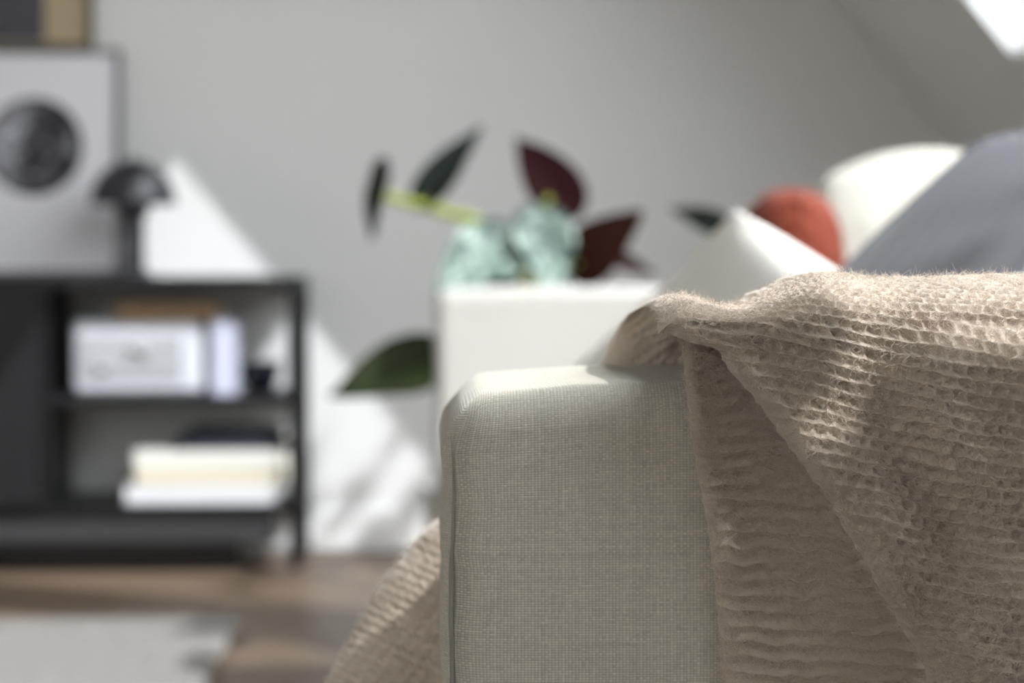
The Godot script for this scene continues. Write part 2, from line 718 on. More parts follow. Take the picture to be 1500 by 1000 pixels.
func build_sofa() -> void:
	var s := thing("sofa", "pale grey-beige linen sofa seen along its length from the outer side of its near arm", "sofa", Vector3(0.42, 0, -1.78))
	var hgt := ARM_TOP - 0.11
	var wid := 0.84
	var cx := 0.0025 + wid / 2
	var near_warp := func(p: Vector3) -> Vector3:
		var x := p.x + wid / 2
		var top := smoothstep(hgt / 2 - 0.05, hgt / 2, p.y)
		# padded: faces swell, the top rises a little away from the front edge
		p.z += signf(p.z) * 0.0025 * (1.0 - pow(absf(2.0 * p.y / hgt), 4.0)) * smoothstep(0.0, 0.03, x)
		var corner := 1.0 - smoothstep(0.0, 0.020, x)
		p.y += top * (0.0035 * smoothstep(0.0, 0.075, x) - 0.002 - 0.0015 * corner * corner)
		var high := clampf((p.y - hgt / 2 + 0.030) / 0.030, 0.0, 1.0)
		p.x += 0.0055 * corner * high * high
		p.z += 0.0006 * na.get_noise_3d(p.x * 34.0, p.y * 28.0, 1.0)
		p.y += 0.0007 * na.get_noise_3d(p.x * 40.0, p.y * 40.0, p.z * 20.0) * top
		# puckers along the front edge seam
		var edge := 1.0 - smoothstep(0.002, 0.02, x)
		p.x += edge * (0.0010 * na.get_noise_1d(p.y * 45.0) + 0.0006 * na.get_noise_1d(p.y * 120.0 + 9.0))
		p.x -= edge * 0.0008 * smoothstep(0.1, -0.3, p.y)
		return p
	part("arm", rbox(Vector3(wid, hgt, ARM_T), 0.0125, 7, 90, near_warp), M.linen, s, T(Vector3(cx, 0.11 + hgt / 2, ARM_Z - ARM_T / 2)))
	var seam := []
	for k in 60:
		var y := lerpf(ARM_TOP - 0.014, 0.12, k / 59.0)
		seam.append(Vector3(0.0052 + 0.0006 * na.get_noise_1d(y * 45.0), y, ARM_Z - 0.0030))
	part("seam", tube(seam, [0.0001, 0.0002, 0.0003, 0.0004, 0.0005, 0.0006, 0.0007], 8), M.linen, s)
	var fz := -2.742
	var far_warp := func(p: Vector3) -> Vector3:
		var top := smoothstep(hgt / 2 - 0.08, hgt / 2, p.y)
		p.y += top * 0.004 * smoothstep(-wid / 2, -wid / 2 + 0.1, p.x)
		p.z += signf(p.z) * 0.006 * (1.0 - pow(absf(2.0 * p.y / hgt), 4.0))
		p += Vector3(na.get_noise_3dv(p * 9.0), na.get_noise_3dv(p * 9.0 + Vector3.ONE * 7), 0) * 0.0015
		return p
	part("arm", rbox(Vector3(wid, hgt, 0.14), 0.016, 5, 20, far_warp), M.linen_far, s, T(Vector3(cx, 0.11 + hgt / 2, fz - 0.07)))
	var z_in := ARM_Z - ARM_T - 0.003
	var len := z_in - fz - 0.003
	var zc := (z_in + fz) / 2
	part("base", rbox(Vector3(0.80, 0.14, len), 0.01), M.linen_far, s, T(Vector3(0.43, 0.19, zc)))
	part("backrest", rbox(Vector3(0.16, 0.50, len - 0.004), 0.035, 4, 4), M.linen_far, s, T(Vector3(0.765, 0.37, zc)))
	for e in [-1, 1]:
		part("seat_cushion", rbox(Vector3(0.66, 0.13, len / 2 - 0.006), 0.03, 4, 4), M.linen_far, s, T(Vector3(0.342, 0.327, zc + e * len / 4)))
	for e in [[0.08, -0.66], [0.78, -0.66], [0.08, -2.81], [0.78, -2.81]]:
		part("leg", lathe([Vector2(0.001, 0), Vector2(0.014, 0), Vector2(0.02, 0.115), Vector2(0.001, 0.115)], 20), M.leg_wood, s, T(Vector3(e[0], 0, e[1])))


# ---------------------------------------------------------------- blanket
const FOLD := [Vector2(430, 958), Vector2(450, 958), Vector2(480, 972), Vector2(500, 1003), Vector2(506, 1030), Vector2(535, 1060), Vector2(569, 1090), Vector2(599, 1115), Vector2(650, 1150), Vector2(716, 1199), Vector2(768, 1231), Vector2(820, 1263), Vector2(876, 1291), Vector2(932, 1327), Vector2(972, 1351), Vector2(1010, 1358), Vector2(1200, 1375), Vector2(1700, 1390)]
const UNDER := [Vector2(470, 990), Vector2(505, 997), Vector2(560, 1003), Vector2(648, 1012), Vector2(732, 1028), Vector2(820, 1041), Vector2(920, 1050), Vector2(1000, 1053), Vector2(1200, 1058), Vector2(1700, 1064)]
const CREST := [Vector2(930, 452), Vector2(960, 437), Vector2(988, 430), Vector2(1022, 436), Vector2(1052, 445), Vector2(1085, 444), Vector2(1116, 428), Vector2(1159, 407), Vector2(1189, 397), Vector2(1232, 398), Vector2(1287, 404), Vector2(1330, 403), Vector2(1420, 400), Vector2(1500, 400), Vector2(1800, 402)]


func ridge(x: float, c: float, w: float) -> float:
	var t := (x - c) / w
	return exp(-t * t)


# how far the upper layer stands in front of the arm's outer face, in metres, at photo point (X, Y)
func swell(X: float, Y: float) -> float:
	var e := X - table(FOLD, Y)
	# the left part lies close to the arm, the right part is a thick bunched mass
	var d := 0.024 + 0.005 * smoothstep(40.0, 240.0, e)
	var edge := table([Vector2(400, 1300), Vector2(470, 1300), Vector2(560, 1312), Vector2(640, 1335), Vector2(760, 1392), Vector2(880, 1388), Vector2(960, 1372), Vector2(1100, 1420)], Y)
	var grow := smoothstep(425.0, 540.0, Y)
	d += 0.013 * smoothstep(-40.0, 90.0, X - edge) * grow
	d += 0.008 * smoothstep(60.0, 330.0, X - edge) * grow
	# the crease along that edge and the long fold beside the rolled border
	d -= 0.004 * ridge(X, edge - 5.0, 55.0) * smoothstep(560.0, 720.0, Y)
	d += 0.006 * ridge(e, 95.0, 60.0) * smoothstep(560.0, 760.0, Y)
	d += 0.0022 * na.get_noise_2d(X * 0.006, Y * 0.005)
	return d


# relief of the knit: rows r metres, stitches s metres; soft is how much the stitches melt into ribs
func knit(s: float, r: float, soft: float, wob: float, row: float) -> float:
	var st := 0.0042
	s += wob * 0.8 * na.get_noise_2d(s * 90.0, r * 90.0)
	r += wob * na.get_noise_2d(s * 70.0 + 40.0, r * 70.0)
	var k := floorf(r / row)
	var fr := r / row - k
	var a := sin(PI * fr)
	a = pow(a, 0.85)
	var sh := s / st + (0.5 if int(k) % 2 else 0.0)
	var b := pow(absf(sin(PI * sh)), 0.8)
	var lump := 0.9 + 0.45 * (1.0 - soft) * na.get_noise_2d(floorf(sh) * 3.1, k * 5.7)
	return a * (soft + (1.0 - soft) * b) * lump


func knit_sheet(base: PackedVector3Array, sr: PackedVector2Array, nu: int, nv: int, amp: PackedFloat32Array, soft: float, wob: float, row: float) -> ArrayMesh:
	var nrm := grid_normals(base, nu, nv)
	var out := PackedVector3Array()
	var col := PackedColorArray()
	out.resize(base.size())
	col.resize(base.size())
	for i in base.size():
		var h := knit(sr[i].x, sr[i].y, soft, wob, row)
		var f := nb.get_noise_2d(sr[i].x * 700.0, sr[i].y * 700.0)
		var g := na.get_noise_2d(sr[i].x * 260.0 + 7.0, sr[i].y * 260.0)
		out[i] = base[i] + nrm[i] * (amp[i] * h + 0.00009 * f)
		# undyed, unevenly blended yarn
		var y := 1.0 + 0.17 * f + 0.10 * na.get_noise_2d(sr[i].x * 420.0 + 90.0, sr[i].y * 420.0)
		col[i] = Color(y + 0.05 * g, y, y - 0.05 * g)
	var n2 := grid_normals(out, nu, nv)
	# where loose fibres may grow: the part of the sheet near the camera
	for i in out.size():
		if out[i].y > 0.505:
			fuzz_at.append(out[i])
			fuzz_n.append(n2[i])
	return to_mesh(out, n2, sr, grid_index(nu, nv), col)


var fuzz_at := PackedVector3Array()
var fuzz_n := PackedVector3Array()


# fine loose wool fibres lying on and standing off the knit
func fuzz(count: int) -> MultiMesh:
	var st := SurfaceTool.new()
	st.begin(Mesh.PRIMITIVE_TRIANGLES)
	var pts := []
	for k in 6:
		var t := k / 5.0
		pts.append(Vector3(0.12 * sin(t * 4.0), t, 0.35 * t * t))
	st.append_from(tube(pts, [0.016, 0.016, 0.015, 0.013, 0.010, 0.004], 3), 0, Transform3D.IDENTITY)
	var mm := MultiMesh.new()
	mm.transform_format = MultiMesh.TRANSFORM_3D
	mm.mesh = st.commit()
	mm.instance_count = count
	for k in count:
		var i := rng.randi() % fuzz_at.size()
		var n := fuzz_n[i]
		if n.dot(EYE - fuzz_at[i]) < 0.0:
			n = -n
		var d := Vector3(rng.randfn(), rng.randfn(), rng.randfn()).normalized()
		d = (d - n * d.dot(n)).normalized()
		var up := (d + n * rng.randf_range(0.05, 0.75)).normalized()
		var l := rng.randf_range(0.0016, 0.0042)
		var z := (n - up * n.dot(up)).normalized() * (1.0 if rng.randf() < 0.3 else -1.0)
		var x := up.cross(z)
		var th := 0.0028
		mm.set_instance_transform(k, Transform3D(Basis(x * th, up * l, z * l), fuzz_at[i] - n * 0.0002))
	return mm


func build_blanket() -> void:
	var o := thing("throw_blanket", "beige chunky-knit wool throw draped over the near end of the sofa", "blanket", Vector3(0.12, 0.24, -0.66))
	# --- upper layer: from the hem hanging on the outer side, up, over the arm and down inside
	var ys := []
	var Y := 1900.0
	while Y > 1020.0:
		ys.append(Y)
		Y -= 16.0
	while Y > 470.0:
		ys.append(Y)
		Y -= 2.1
	var nfront := ys.size()
	var narc := 70
	var nin := 40
	var nv := nfront + narc + nin
	var xs := []
	var e := 0.0
	while e < 1.0:
		xs.append(e)
		e += 2.1 / 760.0 if e < 0.80 else 0.012
	xs.append(1.0)
	var nu := xs.size()
	var base := PackedVector3Array()
	var sr := PackedVector2Array()
	base.resize(nu * nv)
	sr.resize(nu * nv)
	var amps := PackedFloat32Array()
	amps.resize(nu * nv)
	amps.fill(0.0026)
	var R := 42.0         # radius of the rolled fold edge in photo units
	for i in nu:
		var run := 0.0
		var joint := Vector3.ZERO
		var prev := Vector3.ZERO
		for j in nv:
			var p: Vector3
			if j < nfront:
				var yy: float = ys[j]
				var xl := table(FOLD, yy)
				var X: float = lerpf(xl, 1760.0, xs[i])
				var ed := X - xl
				var d := swell(X, yy)
				if ed < R:
					var t := 1.0 - ed / R
					d = lerpf(d, 0.004, 1.0 - sqrt(maxf(0.0, 1.0 - t * t)))
				p = P(X, yy, -ARM_Z - d)
				run = (470.0 - yy) / 5000.0
				amps[j * nu + i] = 0.0026 * lerpf(0.35, 1.0, smoothstep(8.0, 60.0, ed))
				joint = p
			elif j < nfront + narc:
				# over the top: an elliptic shoulder from the front joint up to the crest
				var ph := float(j - nfront + 1) / narc * PI / 2.0
				var xl := table(FOLD, 470.0)
				var X: float = lerpf(xl, 1760.0, xs[i])
				var crest := P(X, table(CREST, X), 0.615)
				var deep := 0.045
				p = Vector3(lerpf(joint.x, crest.x, sin(ph)), lerpf(joint.y, crest.y, sin(ph)), joint.z - deep * (1.0 - cos(ph)))
				var ed := X - xl
				amps[j * nu + i] = 0.0026 * lerpf(0.12, 1.0, smoothstep(10.0, 90.0, ed))
				if ed < R:
					p.y -= 0.0035 * pow(1.0 - ed / R, 3.0)
				if j == nfront + narc - 1:
					prev = p
			else:
				var t := float(j - nfront - narc + 1) / nin
				var ph := minf(t * 2.2, 1.0) * PI / 2.0
				amps[j * nu + i] = amps[(nfront + narc - 1) * nu + i]
				p = prev + Vector3(-0.02 * t, -0.03 * (1.0 - cos(ph)) - maxf(0.0, t - 0.45) * 0.33, -0.085 * sin(ph))
			if j >= nfront:
				run += p.distance_to(base[(j - 1) * nu + i])
			base[j * nu + i] = p
			var tilt := 0.16 * (p.x - 0.10)
			sr[j * nu + i] = Vector2(p.x, run + tilt + 0.003 * na.get_noise_2d(p.x * 12.0, run * 12.0))
	var upper := knit_sheet(base, sr, nu, nv, amps, 0.25, 0.00055, 0.0039)
	# --- the fold lying under it, on the arm's face
	ys = []
	Y = 1900.0
	while Y > 1020.0:
		ys.append(Y)
		Y -= 16.0
	while Y > 468.0:
		ys.append(Y)
		Y -= 2.4
	nu = 150
	nv = ys.size()
	base = PackedVector3Array()
	sr = PackedVector2Array()
	for j in nv:
		var yy: float = ys[j]
		var xl := table(UNDER, yy)
		var xr := table(FOLD, yy) + 70.0
		for i in nu:
			var X := lerpf(xl, xr, float(i) / (nu - 1))
			var ed := X - xl
			var d := 0.0075 + 0.0015 * sin(ed * 0.018 + yy * 0.004) - 0.0045 * smoothstep(0.0, 1.0, ed / (xr - xl))
			if ed < 26.0:
				var t := 1.0 - ed / 26.0
				d = lerpf(d, 0.0015, 1.0 - sqrt(maxf(0.0, 1.0 - t * t)))
			d -= 0.004 * smoothstep(540.0, 470.0, yy)
			base.append(P(X, yy, -ARM_Z - d))
			var wob := 0.0011 * na.get_noise_2d(X * 0.02, yy * 0.004)
			sr.append(Vector2(X / 5000.0, -yy / 5000.0 + 0.06 * X / 5000.0 + wob))
	amps = PackedFloat32Array()
	amps.resize(nu * nv)
	for i in nu * nv:
		amps[i] = 0.0021 * lerpf(0.25, 1.0, smoothstep(0.0, 0.22, float(i % nu) / nu))
	var under := knit_sheet(base, sr, nu, nv, amps, 0.86, 0.0004, 0.0046)
	# --- the inner side, sliding down to the left behind the arm and over the seat's front edge
	var lefts := [Vector2(440, 955), Vector2(448, 945), Vector2(482, 915), Vector2(531, 877), Vector2(640, 768), Vector2(755, 645), Vector2(775, 620), Vector2(810, 590), Vector2(845, 560), Vector2(885, 534), Vector2(930, 509), Vector2(975, 484), Vector2(1000, 470), Vector2(1100, 425), Vector2(1300, 370), Vector2(1600, 330)]
	base = PackedVector3Array()
	sr = PackedVector2Array()
	nu = 150
	nv = 330
	for j in nv:
		var yy := lerpf(1500.0, 436.0, j / (nv - 1.0))
		var xl := table(lefts, yy)
		var dep := table([Vector2(430, 0.640), Vector2(455, 0.685), Vector2(500, 0.735), Vector2(540, 0.752), Vector2(700, 0.772), Vector2(1000, 0.79), Vector2(1500, 0.80)], yy)
		var yv := 0.0
		for i in nu:
			var t := float(i) / (nu - 1)
			var X := xl + 330.0 * t
			var ed := X - xl
			var d := dep + 0.008 * ridge(ed, 95.0, 18.0) * (1.0 - smoothstep(540.0, 640.0, yy))
			yv = maxf(yy, table(CREST, X) + 9.0)
			var rr := 130.0
			if ed < rr:
				var q := 1.0 - ed / rr
				d += 0.03 * (1.0 - sqrt(maxf(0.0, 1.0 - q * q)))
			base.append(P(X, yv, d))
			sr.append(Vector2(X / 3800.0, -yy / 3800.0 + 0.5 * X / 3800.0))
	amps = PackedFloat32Array()
	amps.resize(nu * nv)
	for i in nu * nv:
		amps[i] = lerpf(0.0017, 0.0009, smoothstep(0.55, 0.8, float(i / nu) / nv))
	var inner := knit_sheet(base, sr, nu, nv, amps, 0.2, 0.0006, 0.0039)
	var all := join([[upper, Transform3D.IDENTITY], [under, Transform3D.IDENTITY], [inner, Transform3D.IDENTITY]])
	part("knit", all, M.wool, o)
	var f := MultiMeshInstance3D.new()
	f.name = "fuzz"
	f.multimesh = fuzz(140000)
	f.material_override = M.wool_fibre
	f.set_meta("kind", "stuff")
	o.add_child(f, true)
	f.transform = o.global_transform.affine_inverse()


# ---------------------------------------------------------------- cushions
func cushion(w: float, h: float, t: float, n := 48, wr := 0.02, sd := 0.0, ear := 0.07, full := 2.0, rnd := 0.0) -> ArrayMesh:
	var st := SurfaceTool.new()
	st.begin(Mesh.PRIMITIVE_TRIANGLES)
	for side in [1.0, -1.0]:
		var v := PackedVector3Array()
		var uv := PackedVector2Array()
		for j in n + 1:
			for i in n + 1:
				var a: float = sin((2.0 * i / n - 1.0) * PI / 2) * side
				var b := sin((2.0 * j / n - 1.0) * PI / 2)
				var x: float = w / 2 * a * (1.0 - ear * (1.0 - b * b)) * sqrt(1.0 - rnd * b * b / 2.0)
				var y: float = h / 2 * b * (1.0 - ear * (1.0 - a * a)) * sqrt(1.0 - rnd * a * a / 2.0)
				var z: float = t / 2 * pow((1.0 - pow(absf(a), full)) * (1.0 - pow(absf(b), full)), 0.42)
				z += wr * t * na.get_noise_3d(x * 16.0 + sd, y * 16.0, side * 5.0) * (1.0 - maxf(absf(a), absf(b)))
				v.append(Vector3(x, y, z * side))
				uv.append(Vector2(x, y))
		st.append_from(grid(v, uv, n + 1, n + 1), 0, Transform3D.IDENTITY)
	return st.commit()


func rim_seam(w: float, h: float, r: float, ear := 0.07, rnd := 0.0) -> ArrayMesh:
	var pts := []
	for k in 161:
		var a := TAU * k / 160.0
		var c := cos(a)
		var s := sin(a)
		var m := maxf(absf(c), absf(s))
		c /= m
		s /= m
		pts.append(Vector3(w / 2 * c * (1.0 - ear * (1.0 - s * s)) * sqrt(1.0 - rnd * s * s / 2.0), h / 2 * s * (1.0 - ear * (1.0 - c * c)) * sqrt(1.0 - rnd * c * c / 2.0), 0))
	return tube(pts, [r], 8)


# a slumped cushion given by its upper left corner and the two edges that leave it
func slumped(mesh: ArrayMesh, size: Vector2, a: Vector3, down: Vector3, right: Vector3) -> ArrayMesh:
	var z := right.cross(-down).normalized()
	var xf := Transform3D(Basis(right / size.x, -down / size.y, z), a + (down + right) / 2.0)
	var st := SurfaceTool.new()
	st.begin(Mesh.PRIMITIVE_TRIANGLES)
	st.append_from(mesh, 0, xf)
	st.generate_normals()
	return st.commit()


func set_cushion(o: Node3D, cover: ArrayMesh, m: Material, size: Vector2, a: Vector3, down: Vector3, right: Vector3, ear: float, rnd := 0.0) -> void:
	part("cover", slumped(cover, size, a, down, right), m, o)
	part("seam", slumped(rim_seam(size.x, size.y, 0.003, ear, rnd), size, a, down, right), m, o)


func build_cushions() -> void:
	var sz := Vector2(0.4, 0.4)
	var o := thing("cushion", "off-white linen cushion with one corner pointing up between blanket and rust cushion", "cushion", Vector3(0.25, 0.392, -1.68), "loose cushions on the sofa")
	set_cushion(o, cushion(0.4, 0.4, 0.13, 48, 0.05, 3.0, 0.03), M.off_white_linen, sz, P(1078, 312, 1.55), Vector3(-0.14, -0.165, -0.28), Vector3(0.23, -0.16, 0.02), 0.03)
	o = thing("cushion", "plump white cushion lying flat just behind the draped blanket", "cushion", Vector3(0.34, 0.392, -0.98), "loose cushions on the sofa")
	part("cover", cushion(0.42, 0.34, 0.17, 48, 0.03, 9.0), M.white_cotton, o, T(Vector3(0.36, 0.553, -0.98), Vector3(-90, 0, 0)))
	part("seam", rim_seam(0.42, 0.34, 0.003), M.white_cotton, o, T(Vector3(0.36, 0.553, -0.98), Vector3(-90, 0, 0)))
	o = thing("cushion", "rust-red velvet cushion standing on edge against the sofa back", "cushion", Vector3(0.40, 0.392, -2.30), "loose cushions on the sofa")
	var top := P(1158, 282, 2.16)
	set_cushion(o, pleated(0.4, 0.4, 0.105), M.rust_velvet, sz, top + Vector3(-0.005, 0.005, 0.10), Vector3(0.0, -0.32, 0), Vector3(0.03, 0, -0.34), 0.0, 0.35)
	o = thing("cushion", "cream cotton cushion leaning back behind the rust one", "cushion", Vector3(0.56, 0.392, -2.50), "loose cushions on the sofa")
	set_cushion(o, cushion(0.4, 0.4, 0.15, 40, 0.05, 14.0, 0.02, 2.0, 0.6), M.cream_cotton, sz, P(1192, 230, 2.52), Vector3(-0.03, -0.34, 0.05), Vector3(0.26, 0.025, -0.06), 0.02, 0.6)
	o = thing("cushion", "large blue-grey ribbed wool cushion at the right, in front of the cream one", "cushion", Vector3(0.42, 0.392, -1.28), "loose cushions on the sofa")
	set_cushion(o, ribbed(0.4, 0.4, 0.20), M.grey_wool, sz, P(1431, 158, 1.34), Vector3(-0.32, -0.34, 0.07), Vector3(0.32, 0.0, -0.015), 0.03, 0.5)


func pleated(w: float, h: float, t: float) -> ArrayMesh:
	var m := cushion(w, h, t, 90, 0.05, 31.0, 0.0, 5.0, 0.35)
	var a := m.surface_get_arrays(0)
	var v: PackedVector3Array = a[Mesh.ARRAY_VERTEX]
	var n: PackedVector3Array = a[Mesh.ARRAY_NORMAL]
	for i in v.size():
		var p := v[i]
		var k := sin((p.x * 0.8 + p.y * 0.6) * 210.0 + 5.0 * na.get_noise_3dv(p * 9.0))
		v[i] = p + n[i] * 0.0016 * k
	a[Mesh.ARRAY_VERTEX] = v
	var st := SurfaceTool.new()
	var am := ArrayMesh.new()
	am.add_surface_from_arrays(Mesh.PRIMITIVE_TRIANGLES, a)
	st.create_from(am, 0)
	st.generate_normals()
	return st.commit()


func ribbed(w: float, h: float, t: float) -> ArrayMesh:
	var m := cushion(w, h, t, 160, 0.10, 41.0, 0.03, 2.0, 0.5)
	var a := m.surface_get_arrays(0)
	var v: PackedVector3Array = a[Mesh.ARRAY_VERTEX]
	var n: PackedVector3Array = a[Mesh.ARRAY_NORMAL]
	var col := PackedColorArray()
	for i in v.size():
		var p := v[i]
		var k := sin(p.x * TAU / 0.0125)
		v[i] = p + n[i] * 0.0012 * k
		var g := 1.0 + 0.14 * smoothstep(0.3, 1.0, k)
		col.append(Color(g, g, g))
	a[Mesh.ARRAY_VERTEX] = v
	a[Mesh.ARRAY_COLOR] = col
	var am := ArrayMesh.new()
	am.add_surface_from_arrays(Mesh.PRIMITIVE_TRIANGLES, a)
	var st := SurfaceTool.new()
	st.create_from(am, 0)
	st.generate_normals()
	return st.commit()


# ---------------------------------------------------------------- console
const CON_F := -4.267        # front
const CON_B := -4.568        # back
const CON_TOP := 0.6115


func build_console() -> void:
	var o := thing("media_console", "long black open-shelved media console with a charcoal door against the gable wall", "console", Vector3(-0.95, 0, (CON_F + CON_B) / 2))
	var xr := -0.277
	var xl := -1.75
	var dep := CON_F - CON_B
	var zc := (CON_F + CON_B) / 2
	var cx := (xr + xl) / 2
	var wid := xr - xl
	part("top", rbox(Vector3(wid, 0.026, dep), 0.003), M.black_steel, o, T(Vector3(cx, CON_TOP - 0.013, zc)))
	part("bottom_board", rbox(Vector3(wid - 0.02, 0.022, dep - 0.01), 0.003), M.black_steel, o, T(Vector3(cx, 0.124, zc)))
	part("rail", rbox(Vector3(wid - 0.07, 0.056, 0.03), 0.004), M.grey_steel, o, T(Vector3(cx - 0.022, 0.084, CON_F - 0.03)))
	part("shelf", rbox(Vector3(0.52, 0.018, dep - 0.02), 0.002), M.charcoal_board, o, T(Vector3(-0.553, 0.354, zc)))
	for x in [-0.812, -1.45]:
		part("side_panel", rbox(Vector3(0.022, 0.452, dep - 0.012), 0.002), M.black_steel, o, T(Vector3(x, 0.3615, zc)))
	part("back_panel", rbox(Vector3(0.64, 0.452, 0.012), 0.002), M.charcoal_board, o, T(Vector3(-1.131, 0.3615, CON_B + 0.02)))
	part("shadow_board", rbox(Vector3(1.22, 0.056, 0.02), 0.002), M.black_steel, o, T(Vector3(-1.02, 0.028, CON_F - 0.075)))  # black board added in place of the shadow under the console
	var d := part("door", rbox(Vector3(0.62, 0.446, 0.018), 0.003), M.charcoal_board, o, T(Vector3(-1.126, 0.3615, CON_F + 0.006)))
	put("handle", rbox(Vector3(0.012, 0.12, 0.014), 0.004), M.black_steel, d, T(Vector3(-0.28, 0, 0.016)))
	for x in [xr - 0.012, xl + 0.012]:
		for z in [CON_F - 0.012, CON_B + 0.012]:
			part("leg", rbox(Vector3(0.024, CON_TOP - 0.026, 0.024), 0.003), M.black_steel, o, T(Vector3(x, (CON_TOP - 0.026) / 2, z)))


func book(called: String, label: String, at: Vector3, size: Vector3, cover: Material, turn := 0.0, group := "", cat := "book") -> Node3D:
	# lies flat with its spine to the front: cover boards with pages between
	var o := thing(called, label, cat, at, group)
	o.rotation_degrees.y = turn
	var th := minf(0.003, size.y * 0.15)
	put("pages", box(Vector3(size.x - 0.008, size.y - 2 * th, size.z - 0.008)), M.page_paper, o, T(Vector3(0, size.y / 2, -0.002)))
	put("cover", join([[rbox(Vector3(size.x, th, size.z), 0.001, 1), T(Vector3(0, th / 2, 0))], [rbox(Vector3(size.x, th, size.z), 0.001, 1), T(Vector3(0, size.y - th / 2, 0))], [rbox(Vector3(size.x, size.y, 0.003), 0.001, 1), T(Vector3(0, size.y / 2, size.z / 2 - 0.0015))]]), cover, o)
	return o


func build_console_things() -> void:
	# mushroom lamp
	var lx := P(196, 400, 4.38).x
	var o := thing("table_lamp", "small dark grey metal mushroom lamp on the console top", "lamp", Vector3(lx, CON_TOP, -4.38))
	var top := 0.247
	var rad := 0.0895
	var dome := []
	for k in 25:
		var a := k / 24.0 * PI / 2
		dome.append(Vector2(maxf(0.0005, rad * sin(a)), top - 0.094 * (1.0 - cos(a))))
	var inside := []
	for k in 25:
		var a := (24 - k) / 24.0 * PI / 2
		inside.append(Vector2(maxf(0.0005, (rad - 0.003) * sin(a)), top - 0.003 - 0.091 * (1.0 - cos(a))))
	put("shade", lathe(dome + inside), M.lamp_metal, o)
	put("neck", lathe([Vector2(0.0005, 0.165), Vector2(0.030, 0.165), Vector2(0.034, 0.158), Vector2(0.034, 0.137), Vector2(0.028, 0.128), Vector2(0.0005, 0.128)], 32), M.lamp_metal, o)
	put("bulb", lathe([Vector2(0.0005, 0.205), Vector2(0.014, 0.200), Vector2(0.020, 0.185), Vector2(0.014, 0.168), Vector2(0.0005, 0.164)], 24), M.bulb_glass, o)
	put("stem", lathe([Vector2(0.0005, 0.132), Vector2(0.023, 0.132), Vector2(0.024, 0.01), Vector2(0.0005, 0.01)], 32), M.lamp_metal, o)
	put("base", lathe([Vector2(0.0005, 0.012), Vector2(0.030, 0.012), Vector2(0.036, 0.008), Vector2(0.036, 0.0), Vector2(0.0005, 0.0)], 40), M.lamp_metal, o)
	put("finial", lathe([Vector2(0.0005, top + 0.008), Vector2(0.006, top + 0.006), Vector2(0.007, top - 0.001), Vector2(0.0005, top - 0.001)], 16), M.lamp_metal, o)

	# silvery box with a shiny front on the middle shelf
	var sh := 0.363
	var a := P(104, 470, 4.33)
	var b := P(296, 582, 4.33)
	o = thing("radio", "silvery white rounded-corner tabletop radio on the console's middle shelf", "radio", Vector3((a.x + b.x) / 2, sh, -4.385))
	var w := b.x - a.x
	var h := a.y - sh
	put("body", rbox(Vector3(w, h, 0.11), 0.018, 5), M.silver_plastic, o, T(Vector3(0, h / 2, 0)))
	put("front_panel", rbox(Vector3(w * 0.78, h * 0.60, 0.006), 0.0028, 2), M.silver_front, o, T(Vector3(-0.012, h * 0.50, 0.056)))
	for k in 3:
		put("knob", lathe([Vector2(0.0005, 0.012), Vector2(0.010, 0.012), Vector2(0.012, 0.009), Vector2(0.012, 0.0), Vector2(0.0005, 0.0)], 24), M.chrome, o, Transform3D(Basis(Vector3.RIGHT, PI / 2), Vector3([-0.005, 0.02, -0.07][k], h * [0.62, 0.56, 0.38][k], 0.058)))
	# brown book lying on it
	var t0 := P(176, 440, 4.40)
	var t1 := P(326, 440, 4.40)
	book("book", "tan-brown book lying on top of the silvery radio", Vector3((t0.x + t1.x) / 2, sh + h, -4.40), Vector3(t1.x - t0.x, 0.038, 0.15), M.tan_cover, 0.0, "books in the console")
	# pale upright book and dark bowl to its right
	var c0 := P(312, 520, 4.36)
	var c1 := P(349, 520, 4.36)
	o = thing("book", "pale lavender-white book standing upright right of the radio", "book", Vector3((c0.x + c1.x) / 2, sh, -4.39), "books in the console")
	put("pages", box(Vector3(c1.x - c0.x - 0.008, 0.150, 0.125)), M.page_paper, o, T(Vector3(0, 0.078, -0.003)))
	put("cover", join([[rbox(Vector3(0.003, 0.158, 0.135), 0.001, 1), T(Vector3((c1.x - c0.x) / 2 - 0.0015, 0.079, 0))], [rbox(Vector3(0.003, 0.158, 0.135), 0.001, 1), T(Vector3(-(c1.x - c0.x) / 2 + 0.0015, 0.079, 0))], [rbox(Vector3(c1.x - c0.x, 0.158, 0.003), 0.001, 1), T(Vector3(0, 0.079, 0.066))]]), M.lavender_cover, o)
	var bw := P(381, 560, 4.42)
	o = thing("bowl", "small dark navy bowl at the right end of the middle shelf", "bowl", Vector3(bw.x, sh, -4.42))
	put("body", lathe([Vector2(0.0005, 0.004), Vector2(0.024, 0.004), Vector2(0.036, 0.03), Vector2(0.041, 0.064), Vector2(0.045, 0.065), Vector2(0.041, 0.03), Vector2(0.027, 0.0), Vector2(0.0005, 0.0)], 36), M.navy_glaze, o)

	# stack on the bottom board
	var f := 0.135
	var q0 := P(186, 725, 4.33)
	var q1 := P(402, 725, 4.33)
	var cx := (q0.x + q1.x) / 2
	book("book", "wide white book at the bottom of the console's lower stack", Vector3(cx, f, -4.40), Vector3(q1.x - q0.x, 0.040, 0.20), M.white_cover, 0.0, "books in the console")
	book("book", "cream book second from the bottom of the console's lower stack", Vector3(cx + 0.022, f + 0.040, -4.40), Vector3(0.312, 0.036, 0.20), M.cream_cover, 1.0, "books in the console")
	book("book", "cream-white book directly under the dark magazines in the lower stack", Vector3(cx + 0.018, f + 0.076, -4.40), Vector3(0.305, 0.036, 0.20), M.page_paper, -1.0, "books in the console")
